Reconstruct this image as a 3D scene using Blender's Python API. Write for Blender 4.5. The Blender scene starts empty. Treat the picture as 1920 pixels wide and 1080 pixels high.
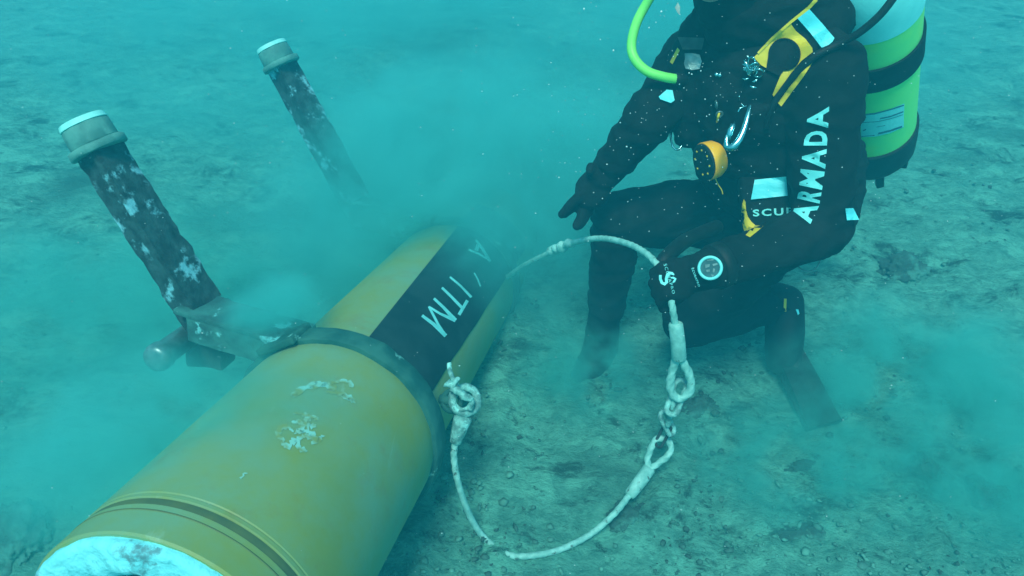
import bpy, bmesh, math, random
from mathutils import Vector, Matrix, noise
from mathutils.bvhtree import BVHTree
import numpy as np
random.seed(7)
SC = bpy.context.scene
COL = SC.collection

# ------------------------------------------------------------------ camera
F = 1371.0
PITCH = math.radians(38)
H = 1.4
CAM = Vector((0, 0, H))
SP, CP = math.sin(PITCH), math.cos(PITCH)
cam_data = bpy.data.cameras.new('camera')
cam = bpy.data.objects.new('camera', cam_data)
COL.objects.link(cam)
cam.location = CAM
cam.rotation_euler = (math.pi / 2 - PITCH, 0, 0)
cam_data.sensor_width = 36
cam_data.lens = 36 * F / 1920
cam_data.clip_start = 0.05
cam_data.clip_end = 400
SC.camera = cam

# ------------------------------------------------------------------ light
SUN_EL, SUN_AZ = math.radians(64), math.radians(-165)      # azimuth from +y, towards +x
world = bpy.data.worlds.new('World')
SC.world = world
world.use_nodes = True
wn = world.node_tree.nodes
wl = world.node_tree.links
bg = wn['Background']
sky = wn.new('ShaderNodeTexSky')
sky.sky_type = 'NISHITA'
sky.sun_disc = False
sky.sun_elevation = SUN_EL
sky.sun_rotation = SUN_AZ
tint = wn.new('ShaderNodeMix')
tint.data_type = 'RGBA'
tint.blend_type = 'MULTIPLY'
tint.inputs[0].default_value = 1.0
wl.new(sky.outputs[0], tint.inputs[6])
tint.inputs[7].default_value = (0.40, 0.96, 0.78, 1)        # daylight filtered by the water above
wl.new(tint.outputs[2], bg.inputs[0])
bg.inputs[1].default_value = 0.12
sun_d = bpy.data.lights.new('sun', 'SUN')
sun_d.energy = 1.9
sun_d.angle = math.radians(16)
sun_d.color = (0.92, 1.0, 0.88)
sun = bpy.data.objects.new('sun', sun_d)
COL.objects.link(sun)
sdir = Vector((math.sin(SUN_AZ) * math.cos(SUN_EL), math.cos(SUN_AZ) * math.cos(SUN_EL), math.sin(SUN_EL)))
sun.rotation_euler = sdir.to_track_quat('Z', 'Y').to_euler()
sun.location = (0, 0, 8)
SC.view_settings.view_transform = 'Standard'
SC.view_settings.look = 'None'
SC.view_settings.gamma = 1
SC.view_settings.use_curve_mapping = False
SC.view_settings.exposure = 0.78
SC.render.engine = 'CYCLES'
SC.cycles.volume_bounces = 2
SC.cycles.max_bounces = 6
SC.cycles.volume_step_rate = 1.2
SC.cycles.volume_max_steps = 200
SC.cycles.use_denoising = True

HAZE_DENSITY = 0.12
HAZE_COLOR = (0.03, 0.65, 0.86, 1)
SILT_COLOR = (0.14, 0.85, 0.82, 1)
SILT_LOW = (0.14, 0.84, 0.76, 1)

# ------------------------------------------------------------------ helpers
def ray(px, py):
    u = (px - 960) / F; v = (py - 540) / F
    return Vector((u, CP - v * SP, -SP - v * CP))
def P(px, py, d):
    return CAM + ray(px, py) * d
def gz(x, y):
    r = 0.028 * noise.noise(Vector((x * 0.9 + 3, y * 0.9, 0.3)))
    r += 0.020 * noise.noise(Vector((x * 2.6, y * 2.6 + 7, 1.3)))
    r += 0.014 * noise.noise(Vector((x * 7.1, y * 7.1, 2.3)))
    return r
def G(px, py, z=0.0):
    r = ray(px, py)
    d = (z - H) / r.z
    for _ in range(3):
        q = CAM + r * d
        d = (gz(q.x, q.y) + z - H) / r.z
    return CAM + r * d

def tag(o, label=None, cat=None, group=None, kind=None):
    if label: o['label'] = label
    if cat: o['category'] = cat
    if group: o['group'] = group
    if kind: o['kind'] = kind
    return o
def empty(name, loc=(0, 0, 0)):
    o = bpy.data.objects.new(name, None)
    o.empty_display_size = 0.1
    COL.objects.link(o)
    o.location = loc
    return o
def link_mesh(name, me, mat=None, parent=None, smooth=True):
    o = bpy.data.objects.new(name, me)
    COL.objects.link(o)
    if mat: me.materials.append(mat)
    if smooth:
        me.polygons.foreach_set('use_smooth', [True] * len(me.polygons))
    if parent:
        o.parent = parent
        bpy.context.view_layer.update()
        o.matrix_parent_inverse = parent.matrix_world.inverted()
    return o
def obj(name, bm, mat=None, parent=None, smooth=True):
    me = bpy.data.meshes.new(name)
    bmesh.ops.recalc_face_normals(bm, faces=bm.faces)
    bm.to_mesh(me)
    bm.free()
    return link_mesh(name, me, mat, parent, smooth)
def sharp(o, ang=35):
    me = o.data
    me.polygons.foreach_set('use_smooth', [True] * len(me.polygons))
    try:
        me.set_sharp_from_angle(angle=math.radians(ang))
    except Exception:
        pass
    return o
def frames(pts):
    T = []
    n = len(pts)
    for i in range(n):
        a = pts[max(0, i - 1)]; b = pts[min(n - 1, i + 1)]
        t = (b - a)
        T.append(t.normalized() if t.length > 1e-9 else Vector((0, 0, 1)))
    up = Vector((0, 0, 1)) if abs(T[0].z) < 0.9 else Vector((1, 0, 0))
    N = (up - T[0] * up.dot(T[0])).normalized()
    out = []
    for t in T:
        N = (N - t * N.dot(t)).normalized()
        out.append((t, N, t.cross(N)))
    return out
def tube(bm, pts, rad, seg=12, cap=True, twist=0.0, lobes=0, amp=0.0, flat=1.0):
    pts = [Vector(p) for p in pts]
    n = len(pts)
    if not hasattr(rad, '__len__'): rad = [rad] * n
    fr = frames(pts)
    rings = []
    L = 0
    for i, p in enumerate(pts):
        if i: L += (p - pts[i - 1]).length
        t, N, B = fr[i]
        ring = []
        for k in range(seg):
            a = 2 * math.pi * k / seg
            r = rad[i]
            if lobes: r *= 1 + amp * math.cos(lobes * (a - twist * L))
            ring.append(bm.verts.new(p + N * (math.cos(a) * r * flat) + B * (math.sin(a) * r)))
        rings.append(ring)
    for i in range(n - 1):
        for k in range(seg):
            k2 = (k + 1) % seg
            bm.faces.new((rings[i][k], rings[i][k2], rings[i + 1][k2], rings[i + 1][k]))
    if cap:
        bm.faces.new(rings[0][::-1]); bm.faces.new(rings[-1])
    return rings
def spline(pts, n=8, closed=False):
    pts = [Vector(p) for p in pts]
    out = []
    m = len(pts)
    rng = m if closed else m - 1
    for i in range(rng):
        if closed:
            p0, p1, p2, p3 = pts[(i - 1) % m], pts[i], pts[(i + 1) % m], pts[(i + 2) % m]
        else:
            p0 = pts[max(0, i - 1)]; p1 = pts[i]; p2 = pts[i + 1]; p3 = pts[min(m - 1, i + 2)]
        for k in range(n):
            t = k / n
            out.append(0.5 * ((2 * p1) + (p2 - p0) * t + (2 * p0 - 5 * p1 + 4 * p2 - p3) * t * t + (3 * p1 - p0 - 3 * p2 + p3) * t ** 3))
    if not closed: out.append(pts[-1])
    return out
def torus(bm, c, ax, R, r, seg=28, sides=10, sx=1.0, xdir=None):
    ax = Vector(ax).normalized()
    if xdir is None:
        xdir = Vector((0, 0, 1)) if abs(ax.z) < 0.9 else Vector((1, 0, 0))
    X = (Vector(xdir) - ax * ax.dot(Vector(xdir))).normalized(); Y = ax.cross(X)
    rings = []
    for i in range(seg):
        a = 2 * math.pi * i / seg
        rad = (X * math.cos(a) * sx + Y * math.sin(a))
        cc = Vector(c) + rad * R
        rd = rad.normalized()
        rings.append([bm.verts.new(cc + rd * (r * math.cos(2 * math.pi * k / sides)) + ax * (r * math.sin(2 * math.pi * k / sides))) for k in range(sides)])
    for i in range(seg):
        for k in range(sides):
            bm.faces.new((rings[i][k], rings[i][(k + 1) % sides], rings[(i + 1) % seg][(k + 1) % sides], rings[(i + 1) % seg][k]))
def box(bm, c, X, Y, Z, sx, sy, sz, bev=0.0):
    X, Y, Z = Vector(X).normalized(), Vector(Y).normalized(), Vector(Z).normalized()
    vs = []
    for i in (-1, 1):
        for j in (-1, 1):
            for k in (-1, 1):
                vs.append(bm.verts.new(Vector(c) + X * i * sx / 2 + Y * j * sy / 2 + Z * k * sz / 2))
    fs = []
    for f in ((0, 1, 3, 2), (4, 6, 7, 5), (0, 4, 5, 1), (2, 3, 7, 6), (0, 2, 6, 4), (1, 5, 7, 3)):
        fs.append(bm.faces.new([vs[i] for i in f]))
    if bev:
        es = list({e for f in fs for e in f.edges})
        bmesh.ops.bevel(bm, geom=es, offset=bev, segments=2, affect='EDGES', profile=0.6)
def ellipsoid(bm, c, M, seg=20):
    """M: 3 axis vectors with their lengths"""
    m = Matrix((M[0], M[1], M[2])).transposed().to_4x4()
    m.translation = Vector(c)
    bmesh.ops.create_uvsphere(bm, u_segments=seg, v_segments=seg // 2 + 2, radius=1, matrix=m)
def limb(bm, joints, seg=16):
    """closed capsule chain: joints = [(point, radius)...]"""
    for (a, ra), (b, rb) in zip(joints[:-1], joints[1:]):
        a, b = Vector(a), Vector(b)
        n = 6
        tube(bm, [a.lerp(b, i / n) for i in range(n + 1)], [ra + (rb - ra) * i / n for i in range(n + 1)], seg)
    for a, ra in joints:
        bmesh.ops.create_uvsphere(bm, u_segments=seg, v_segments=10, radius=ra, matrix=Matrix.Translation(Vector(a)))
def fuse(name, bm, voxel, smooth_it=4, disp=0.0, dscale=10, mat=None, parent=None, fold=0.0):
    """overlapping closed shapes -> ONE continuous surface"""
    me = bpy.data.meshes.new(name)
    bmesh.ops.recalc_face_normals(bm, faces=bm.faces)
    bm.to_mesh(me); bm.free()
    o = bpy.data.objects.new(name, me)
    COL.objects.link(o)
    m = o.modifiers.new('r', 'REMESH'); m.mode = 'VOXEL'; m.voxel_size = voxel
    s = o.modifiers.new('s', 'SMOOTH'); s.factor = 0.5; s.iterations = smooth_it
    dg = bpy.context.evaluated_depsgraph_get()
    me2 = bpy.data.meshes.new_from_object(o.evaluated_get(dg))
    bpy.data.objects.remove(o)
    me2.name = name
    if disp or fold:
        n = len(me2.vertices)
        for v in me2.vertices:
            d = disp * noise.noise(v.co * dscale) + disp * 0.5 * noise.noise(v.co * dscale * 2.7)
            if fold:
                q = v.co
                w = noise.noise(Vector((q.x * 9, q.y * 9, q.z * 26)))
                d += fold * (1 - abs(w) * 3.0 if abs(w) < 0.33 else 0)
            v.co = v.co + v.normal * d
    return link_mesh(name, me2, mat, parent)
def bvh_of(objs):
    vs, fs = [], []
    for o in objs:
        b = len(vs)
        mw = o.matrix_world
        bpy.context.view_layer.update()
        vs += [o.matrix_world @ v.co for v in o.data.vertices]
        fs += [[b + i for i in p.vertices] for p in o.data.polygons]
    return BVHTree.FromPolygons(vs, fs)
def drape(name, polys, bvh, mat, parent, off=0.003, maxlen=9, thick=0.0, fallback=None):
    """flat pieces laid onto a real surface: outlines are sight lines, each vertex lands on the surface.
    polys: bmesh in pixel coords (x,y,0) or list of outlines"""
    if isinstance(polys, bmesh.types.BMesh):
        bm = polys
    else:
        bm = bmesh.new()
        for pl in polys:
            vs = [bm.verts.new((x, y, 0)) for x, y in pl]
            bm.faces.new(vs)
    bmesh.ops.triangulate(bm, faces=bm.faces[:])
    for _ in range(5):
        es = [e for e in bm.edges if e.calc_length() > maxlen]
        if not es: break
        bmesh.ops.subdivide_edges(bm, edges=es, cuts=1)
        bmesh.ops.triangulate(bm, faces=[f for f in bm.faces if len(f.verts) > 3])
    last = fallback
    miss = []
    ds = []
    for v in bm.verts:
        r = ray(v.co.x, v.co.y); rn = r.normalized()
        hit = bvh.ray_cast(CAM, rn)
        if hit[0] is not None:
            d = (hit[0] - CAM).length / r.length
            ds.append(d)
            v.co = hit[0] - rn * off
        else:
            miss.append((v, r))
    dm = (sorted(ds)[len(ds) // 2] if ds else (fallback or 1.6))
    for v, r in miss:
        v.co = CAM + r * (dm)
    for f in list(bm.faces):
        if (f.calc_center_median() - CAM).dot(f.normal) > 0: f.normal_flip()
    if thick:
        geo = bmesh.ops.extrude_face_region(bm, geom=bm.faces[:])
        for g in geo['geom']:
            if isinstance(g, bmesh.types.BMVert):
                g.co += (CAM - g.co).normalized() * thick
    me = bpy.data.meshes.new(name)
    bm.to_mesh(me); bm.free()
    return link_mesh(name, me, mat, parent, smooth=False)
def glyphs(text, fn, bold=0.0, shear=0.0):
    """built-in font outlines as a bmesh, u in 0..1 along the word, v 0..1 up, mapped by fn(u,v)->px"""
    cu = bpy.data.curves.new('t', 'FONT')
    cu.body = text; cu.size = 1.0; cu.space_character = 1.28; cu.offset = bold; cu.resolution_u = 3; cu.fill_mode = 'FRONT'
    o = bpy.data.objects.new('t', cu); COL.objects.link(o)
    dg = bpy.context.evaluated_depsgraph_get()
    me = bpy.data.meshes.new_from_object(o.evaluated_get(dg))
    bpy.data.objects.remove(o); bpy.data.curves.remove(cu)
    bm = bmesh.new(); bm.from_mesh(me); bpy.data.meshes.remove(me)
    xs = [v.co.x for v in bm.verts]; ys = [v.co.y for v in bm.verts]
    x0, x1, y0, y1 = min(xs), max(xs), min(ys), max(ys)
    bmesh.ops.triangulate(bm, faces=bm.faces[:])
    L = (x1 - x0) / 30
    for _ in range(3):
        es = [e for e in bm.edges if e.calc_length() > L]
        if not es: break
        bmesh.ops.subdivide_edges(bm, edges=es, cuts=1)
        bmesh.ops.triangulate(bm, faces=[f for f in bm.faces if len(f.verts) > 3])
    for v in bm.verts:
        u = (v.co.x - x0) / (x1 - x0); w = (v.co.y - y0) / (y1 - y0)
        x, y = fn(u, w)
        v.co = (x, y, 0)
    return bm
def quadmap(bl, br, tl, tr):
    def fn(u, v):
        a = (bl[0] + (br[0] - bl[0]) * u, bl[1] + (br[1] - bl[1]) * u)
        b = (tl[0] + (tr[0] - tl[0]) * u, tl[1] + (tr[1] - tl[1]) * u)
        return (a[0] + (b[0] - a[0]) * v, a[1] + (b[1] - a[1]) * v)
    return fn
def strokepoly(pts, w):
    pts = [Vector((a, b)) for a, b in pts]
    if not hasattr(w, '__len__'): w = [w] * len(pts)
    L, R = [], []
    for i, p in enumerate(pts):
        t = (pts[min(i + 1, len(pts) - 1)] - pts[max(0, i - 1)]).normalized()
        n = Vector((-t.y, t.x)) * w[i] / 2
        L.append(tuple(p + n)); R.append(tuple(p - n))
    return L + R[::-1]

# ------------------------------------------------------------------ materials
def pmat(name, c1, c2=None, scale=8, rough=0.6, metal=0.0, bump=0.0, bscale=None, detail=6, lo=0.35, hi=0.65, c3=None, s3=3, lo3=.55, hi3=.7, spec=0.5, coat=0.0, dist=0.002):
    m = bpy.data.materials.new(name)
    m.use_nodes = True
    nt = m.node_tree; n = nt.nodes; l = nt.links
    b = n['Principled BSDF']
    b.inputs['Roughness'].default_value = rough
    b.inputs['Metallic'].default_value = metal
    b.inputs['Specular IOR Level'].default_value = spec
    b.inputs['Base Color'].default_value = (*c1, 1)
    tc = n.new('ShaderNodeTexCoord')
    if c2:
        nz = n.new('ShaderNodeTexNoise'); nz.inputs['Scale'].default_value = scale; nz.inputs['Detail'].default_value = detail
        l.new(tc.outputs['Object'], nz.inputs['Vector'])
        mr = n.new('ShaderNodeMapRange'); mr.interpolation_type = 'SMOOTHSTEP'
        mr.inputs[1].default_value = lo; mr.inputs[2].default_value = hi
        l.new(nz.outputs['Fac'], mr.inputs[0])
        mx = n.new('ShaderNodeMix'); mx.data_type = 'RGBA'
        mx.inputs[6].default_value = (*c1, 1); mx.inputs[7].default_value = (*c2, 1)
        l.new(mr.outputs[0], mx.inputs[0])
        out = mx.outputs[2]
        if c3:
            n3 = n.new('ShaderNodeTexNoise'); n3.inputs['Scale'].default_value = s3; n3.inputs['Detail'].default_value = 8
            n3.inputs['Roughness'].default_value = 0.65
            l.new(tc.outputs['Object'], n3.inputs['Vector'])
            m3 = n.new('ShaderNodeMapRange'); m3.interpolation_type = 'SMOOTHSTEP'
            m3.inputs[1].default_value = lo3; m3.inputs[2].default_value = hi3
            l.new(n3.outputs['Fac'], m3.inputs[0])
            x3 = n.new('ShaderNodeMix'); x3.data_type = 'RGBA'
            l.new(m3.outputs[0], x3.inputs[0]); l.new(out, x3.inputs[6]); x3.inputs[7].default_value = (*c3, 1)
            out = x3.outputs[2]
        l.new(out, b.inputs['Base Color'])
    if bump:
        bn = n.new('ShaderNodeTexNoise'); bn.inputs['Scale'].default_value = bscale or scale * 3; bn.inputs['Detail'].default_value = 6
        l.new(tc.outputs['Object'], bn.inputs['Vector'])
        bp = n.new('ShaderNodeBump'); bp.inputs['Strength'].default_value = bump; bp.inputs['Distance'].default_value = dist
        l.new(bn.outputs['Fac'], bp.inputs['Height']); l.new(bp.outputs[0], b.inputs['Normal'])
    return m
M = {}
M['suit'] = pmat('black_neoprene', (.003, .009, .010), (.006, .014, .015), 30, .85, bump=.25, bscale=220, c3=(.012, .019, .021), s3=6, lo3=.5, hi3=.75, spec=.12)
M['vestm'] = pmat('black_nylon', (.003, .008, .009), (.007, .015, .016), 40, .8, bump=.4, bscale=350, spec=.12)
M['rubber'] = pmat('black_rubber', (.004, .011, .012), (.008, .019, .020), 25, .6, bump=.15, spec=.2)
M['yel'] = pmat('yellow_nylon', (.75, .62, .01), (.62, .54, .01), 14, .55, bump=.2, bscale=300)
M['reel'] = pmat('orange_yellow_plastic', (1.0, .52, .0), (1.0, .47, .0), 12, .4)
M['lime'] = pmat('lime_hose', (.25, .95, .16), (.20, .84, .14), 10, .45)
M['tank'] = pmat('lime_paint', (.20, .92, .22), (.15, .86, .24), 9, .5, bump=.1, c3=(.36, .90, .10), s3=5, lo3=.45, hi3=.7)
M['white'] = pmat('white_paint', (.22, .95, .93), (.17, .86, .86), 18, .5, bump=.3)
M['refl'] = pmat('reflective_fabric', (.13, .84, .90), (.10, .76, .84), 20, .5)
M['print'] = pmat('white_print', (.20, .86, .84), (.17, .80, .80), 30, .6)
M['chrome'] = pmat('steel', (.38, .80, .84), (.2, .5, .54), 60, .18, metal=1.0)
M['steel_dull'] = pmat('dull_steel', (.20, .36, .36), (.10, .2, .2), 50, .35, metal=.6)
M['rope'] = pmat('white_coated_wire', (.28, .70, .64), (.17, .50, .45), 60, .6, bump=.5, bscale=140, c3=(.06, .1, .09), s3=45, lo3=.60, hi3=.68)
M['galv'] = pmat('galvanised_crust', (.22, .62, .57), (.09, .27, .25), 70, .7, bump=.9, bscale=120, c3=(.3, .84, .78), s3=50, lo3=.55, hi3=.66, dist=.004)
M['body'] = pmat('ochre_yellow_paint', (.22, .315, .05), (.18, .29, .065), 5, .55, bump=.12, bscale=60, c3=(.16, .34, .16), s3=3.2, lo3=.46, hi3=.74)
def add_grime(m):
    nt = m.node_tree; n = nt.nodes; l = nt.links; b = n['Principled BSDF']
    src = b.inputs['Base Color'].links[0].from_socket
    tc = n.new('ShaderNodeTexCoord')
    def layer(scale, vec, lo, hi, col, rough=.7, amt=1.0):
        nonlocal src
        mp = n.new('ShaderNodeMapping'); mp.inputs['Scale'].default_value = vec; mp.inputs['Rotation'].default_value = (.26, 0, -.224)
        l.new(tc.outputs['Object'], mp.inputs['Vector'])
        a = n.new('ShaderNodeTexNoise'); a.inputs['Scale'].default_value = scale; a.inputs['Detail'].default_value = 10; a.inputs['Roughness'].default_value = rough
        l.new(mp.outputs[0], a.inputs['Vector'])
        r = n.new('ShaderNodeMapRange'); r.inputs[1].default_value = lo; r.inputs[2].default_value = hi; r.inputs[4].default_value = amt
        l.new(a.outputs['Fac'], r.inputs[0])
        x = n.new('ShaderNodeMix'); x.data_type = 'RGBA'; l.new(r.outputs[0], x.inputs[0]); l.new(src, x.inputs[6]); x.inputs[7].default_value = (*col, 1)
        src = x.outputs[2]
    layer(3.5, (1, 1, 1), .42, .70, (.15, .37, .25), .7, .9)
    layer(9, (1, 1, 1), .55, .72, (.20, .20, .06), .75, .6)
    layer(26, (1, .12, 1), .66, .74, (.28, .52, .38), .6, .5)
    layer(60, (1, 1, 1), .68, .74, (.10, .12, .06), .7, .7)
    l.new(src, b.inputs['Base Color'])
add_grime(M['body'])
M['panel'] = pmat('black_stripe_paint', (.005, .017, .022), (.012, .033, .038), 12, .75, bump=.2, spec=.2, c3=(.02, .06, .062), s3=9, lo3=.5, hi3=.8)
M['letters'] = pmat('letter_paint', (.20, .86, .86), (.15, .7, .7), 40, .6)
M['scuff'] = pmat('chalk_scuff', (.24, .62, .52), (.20, .32, .10), 45, .8, lo=.40, hi=.64)
M['band'] = pmat('strap_steel', (.012, .095, .085), (.03, .15, .125), 22, .8, bump=.6, bscale=80, spec=.2, c3=(.2, .6, .55), s3=18, lo3=.62, hi3=.70)
M['leg'] = pmat('crusted_steel', (.005, .022, .024), (.022, .075, .078), 38, .8, bump=1.0, bscale=70, c3=(.18, .56, .64), s3=15, lo3=.535, hi3=.63, dist=.004)
M['legdark'] = pmat('dark_steel', (.008, .024, .025), (.02, .05, .05), 26, .8, bump=1.0, bscale=60, c3=(.2, .3, .3), s3=16, lo3=.62, hi3=.68, dist=.004)
M['beam'] = pmat('silted_steel', (.015, .10, .098), (.035, .20, .18), 20, .85, bump=1.0, bscale=60, c3=(.15, .60, .62), s3=15, lo3=.57, hi3=.63, dist=.004)
M['cap'] = pmat('pale_crust_cap', (.05, .22, .20), (.09, .33, .29), 30, .8, bump=.6, bscale=90)
M['captop'] = pmat('white_cap_top', (.3, .95, .90), (.22, .8, .76), 26, .6, bump=.5)
M['foam'] = pmat('white_foam', (.22, .88, .94), (.17, .78, .86), 20, .8, bump=1.0, bscale=60, c3=(.10, .30, .34), s3=16, lo3=.54, hi3=.64, dist=.006)
M['glass'] = pmat('display_glass', (.03, .10, .11), (.06, .16, .17), 40, .12)
M['skin'] = pmat('skin', (.42, .30, .24), (.38, .26, .2), 20, .6)
M['rock'] = pmat('rock_dark', (.016, .075, .066), (.03, .125, .105), 14, .9, bump=1.0, bscale=40, c3=(.05, .24, .20), s3=12, lo3=.48, hi3=.6, dist=.01)
M['speck'] = pmat('pale_specks', (.6, .85, .85), (.5, .8, .8), 10, .3)
M['bluestripe'] = pmat('blue_print', (.02, .16, .24), (.03, .2, .28), 30, .6)
M['grit'] = pmat('shell_grit', (.09, .36, .285), (.05, .20, .165), 22, .9, c3=(.022, .08, .068), s3=4, lo3=.45, hi3=.6)

def seabed_mat():
    m = bpy.data.materials.new('silty_sand'); m.use_nodes = True
    nt = m.node_tree; n = nt.nodes; l = nt.links; b = n['Principled BSDF']
    b.inputs['Roughness'].default_value = .95; b.inputs['Specular IOR Level'].default_value = .1
    tc = n.new('ShaderNodeTexCoord')
    def nz(scale, detail=6, rough=.6, dist=0, off=0):
        a = n.new('ShaderNodeTexNoise'); a.inputs['Scale'].default_value = scale; a.inputs['Detail'].default_value = detail
        a.inputs['Roughness'].default_value = rough; a.inputs['Distortion'].default_value = dist
        mp = n.new('ShaderNodeMapping'); mp.inputs['Location'].default_value = (off, off * .7, 0)
        mp.inputs['Rotation'].default_value = (0, 0, .5); mp.inputs['Scale'].default_value = (1, 1.5, 1)
        l.new(tc.outputs['Object'], mp.inputs['Vector']); l.new(mp.outputs[0], a.inputs['Vector'])
        return a.outputs['Fac']
    def mr(s, lo, hi):
        a = n.new('ShaderNodeMapRange'); a.interpolation_type = 'SMOOTHSTEP'
        a.inputs[1].default_value = lo; a.inputs[2].default_value = hi; l.new(s, a.inputs[0]); return a.outputs[0]
    def mix(f, a, c):
        x = n.new('ShaderNodeMix'); x.data_type = 'RGBA'; l.new(f, x.inputs[0])
        for s, v in ((6, a), (7, c)):
            if isinstance(v, tuple): x.inputs[s].default_value = (*v, 1)
            else: l.new(v, x.inputs[s])
        return x.outputs[2]
    c = mix(mr(nz(30, 8, .7), .35, .65), (.065, .29, .235), (.12, .46, .365))
    c = mix(mr(nz(6.5, 10, .72, .3, 31), .50, .60), c, (.14, .54, .42))
    c = mix(mr(nz(4.2, 12, .76, .5), .52, .64), c, (.026, .09, .078))
    c = mix(mr(nz(13, 10, .75, .4, 5), .57, .69), c, (.022, .08, .068))
    c = mix(mr(nz(1.1, 4, .5, 0, 9), .56, .74), c, (.038, .14, .115))
    c = mix(mr(nz(110, 8, .8, 0, 3), .62, .68), c, (.3, .85, .72))
    l.new(c, b.inputs['Base Color'])
    bp = n.new('ShaderNodeBump'); bp.inputs['Strength'].default_value = 1; bp.inputs['Distance'].default_value = .02
    l.new(nz(38, 10, .7), bp.inputs['Height']); l.new(bp.outputs[0], b.inputs['Normal'])
    return m

# ------------------------------------------------------------------ seabed
def build_seabed():
    nx, ny = 330, 330
    def warp(t, c, near, far):
        return c + near * t + math.copysign((far - near) * abs(t) ** 6, t)
    xs = [warp(-1 + 2 * i / nx, 0.2, 3.4, 70) for i in range(nx + 1)]
    ys = [warp(-1 + 2 * j / ny, 2.2, 2.9, 70) for j in range(ny + 1)]
    V = []
    for y in ys:
        for x in xs:
            near = max(abs(x), abs(y - 2)) < 8
            z = gz(x, y)
            if near:
                z += .016 * noise.noise(Vector((x * 17, y * 17, 4))) + .012 * noise.noise(Vector((x * 38, y * 38, 8))) + .006 * noise.noise(Vector((x * 77, y * 77, 2)))
            d = max(0, max(abs(x), abs(y)) - 10)
            z += 0.04 * d * noise.noise(Vector((x * .07, y * .07, 5)))
            V.append((x, y, z))
    Fc = []
    w = nx + 1
    for j in range(ny):
        for i in range(nx):
            a = j * w + i
            Fc.append((a, a + 1, a + 1 + w, a + w))
    me = bpy.data.meshes.new('seabed'); me.from_pydata(V, [], Fc)
    o = link_mesh('seabed', me, seabed_mat())
    tag(o, kind='structure')
    return o
build_seabed()

def build_grit():
    rnd = random.Random(3)
    base = bmesh.new(); bmesh.ops.create_icosphere(base, subdivisions=1, radius=1)
    bv = np.array([v.co[:] for v in base.verts]); bf = np.array([[v.index for v in f.verts] for f in base.faces]); base.free()
    V, Fs = [], []
    nrs = np.random.RandomState(5)
    cnt = 0
    for i in range(11000):
        px = rnd.uniform(-60, 1980); py = rnd.uniform(60, 1130)
        if rnd.random() > (0.25 + .75 * (py / 1080) ** 1.2) * (.15 if px < 500 else 1): continue
        q = G(px, py)
        if noise.noise(Vector((q.x * 3, q.y * 3, 11))) < rnd.uniform(-.5, .25): continue
        s = rnd.choice((.0012, .0015, .002, .002, .0025, .003, .004, .005, .007)) * rnd.uniform(.7, 1.4)
        sc = nrs.uniform(.5, 1.4, 3) * s; sc[2] *= .45
        v = bv * (1 + nrs.uniform(-.42, .42, (len(bv), 1))) * sc
        a = rnd.uniform(0, 6.28); c, s_ = math.cos(a), math.sin(a)
        v = v @ np.array([[c, s_, 0], [-s_, c, 0], [0, 0, 1]])
        v = v + np.array([q.x, q.y, gz(q.x, q.y) + sc[2] * .3 + .004])
        Fs.append(bf + cnt); cnt += len(bv); V.append(v)
    V = np.concatenate(V); Fs = np.concatenate(Fs)
    me = bpy.data.meshes.new('shell_grit'); me.from_pydata(V.tolist(), [], Fs.tolist())
    o = link_mesh('shell_grit', me, M['grit'])
    tag(o, 'pale and dark shell grit and pebbles strewn over the seabed', 'gravel', kind='stuff')
build_grit()

def rock(px, py, w, h, seed, label, hz=.5, rot=0):
    q = G(px, py)
    d = (q - CAM).dot(Vector((0, CP, -SP)))
    sx = w / F * d / 2; sy = h / F * d / 2 / .7
    bm = bmesh.new(); bmesh.ops.create_icosphere(bm, subdivisions=5, radius=1)
    R = Matrix.Rotation(rot, 3, 'Z')
    for v in bm.verts:
        c = v.co.copy()
        f = .9 + .45 * noise.noise(c * 1.1 + Vector((seed * 3.1, 0, 0))) + .22 * noise.noise(c * 3 + Vector((seed, 9, 0))) + .18 * noise.noise(c * 7 + Vector((0, seed, 0))) + .10 * noise.noise(c * 16)
        c = c * f
        c.x *= sx; c.y *= sy; c.z *= min(sx, sy) * hz * 1.5
        v.co = R @ c
    o = obj('rock', bm, M['rock'])
    o.location = q + Vector((0, 0, -.012))
    tag(o, label, 'rock', 'dark rocks lying on the seabed')
rock(1312, 762, 90, 40, 1, 'dark flat rock behind the lowest link of the hanging chain', .6, .2)
rock(1748, 888, 60, 60, 2, 'small dark rock in the drifting silt, left of the pair at lower right', .9, .4)
rock(1845, 930, 70, 50, 3, 'dark rock at the right edge of the silt patch, right of the pair', .9, .1)
rock(1690, 505, 95, 60, 5, 'broad dark rock on the seabed right of the kneeling diver\'s elbow', .5, 0)
rock(1520, 875, 110, 26, 6, 'long low dark rock below the diver\'s swim fin', .45, -.1)
rock(1500, 995, 120, 40, 7, 'low dark rock near the bottom of the frame, right of the curved sling', .4, -.1)
rock(20, 1010, 130, 120, 8, 'large dark weedy rock at the lower left beside the white foam end', .45, .5)
rock(1180, 960, 90, 50, 9, 'flat dark rock inside the curve of the lower wire sling', .35, .5)

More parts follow.
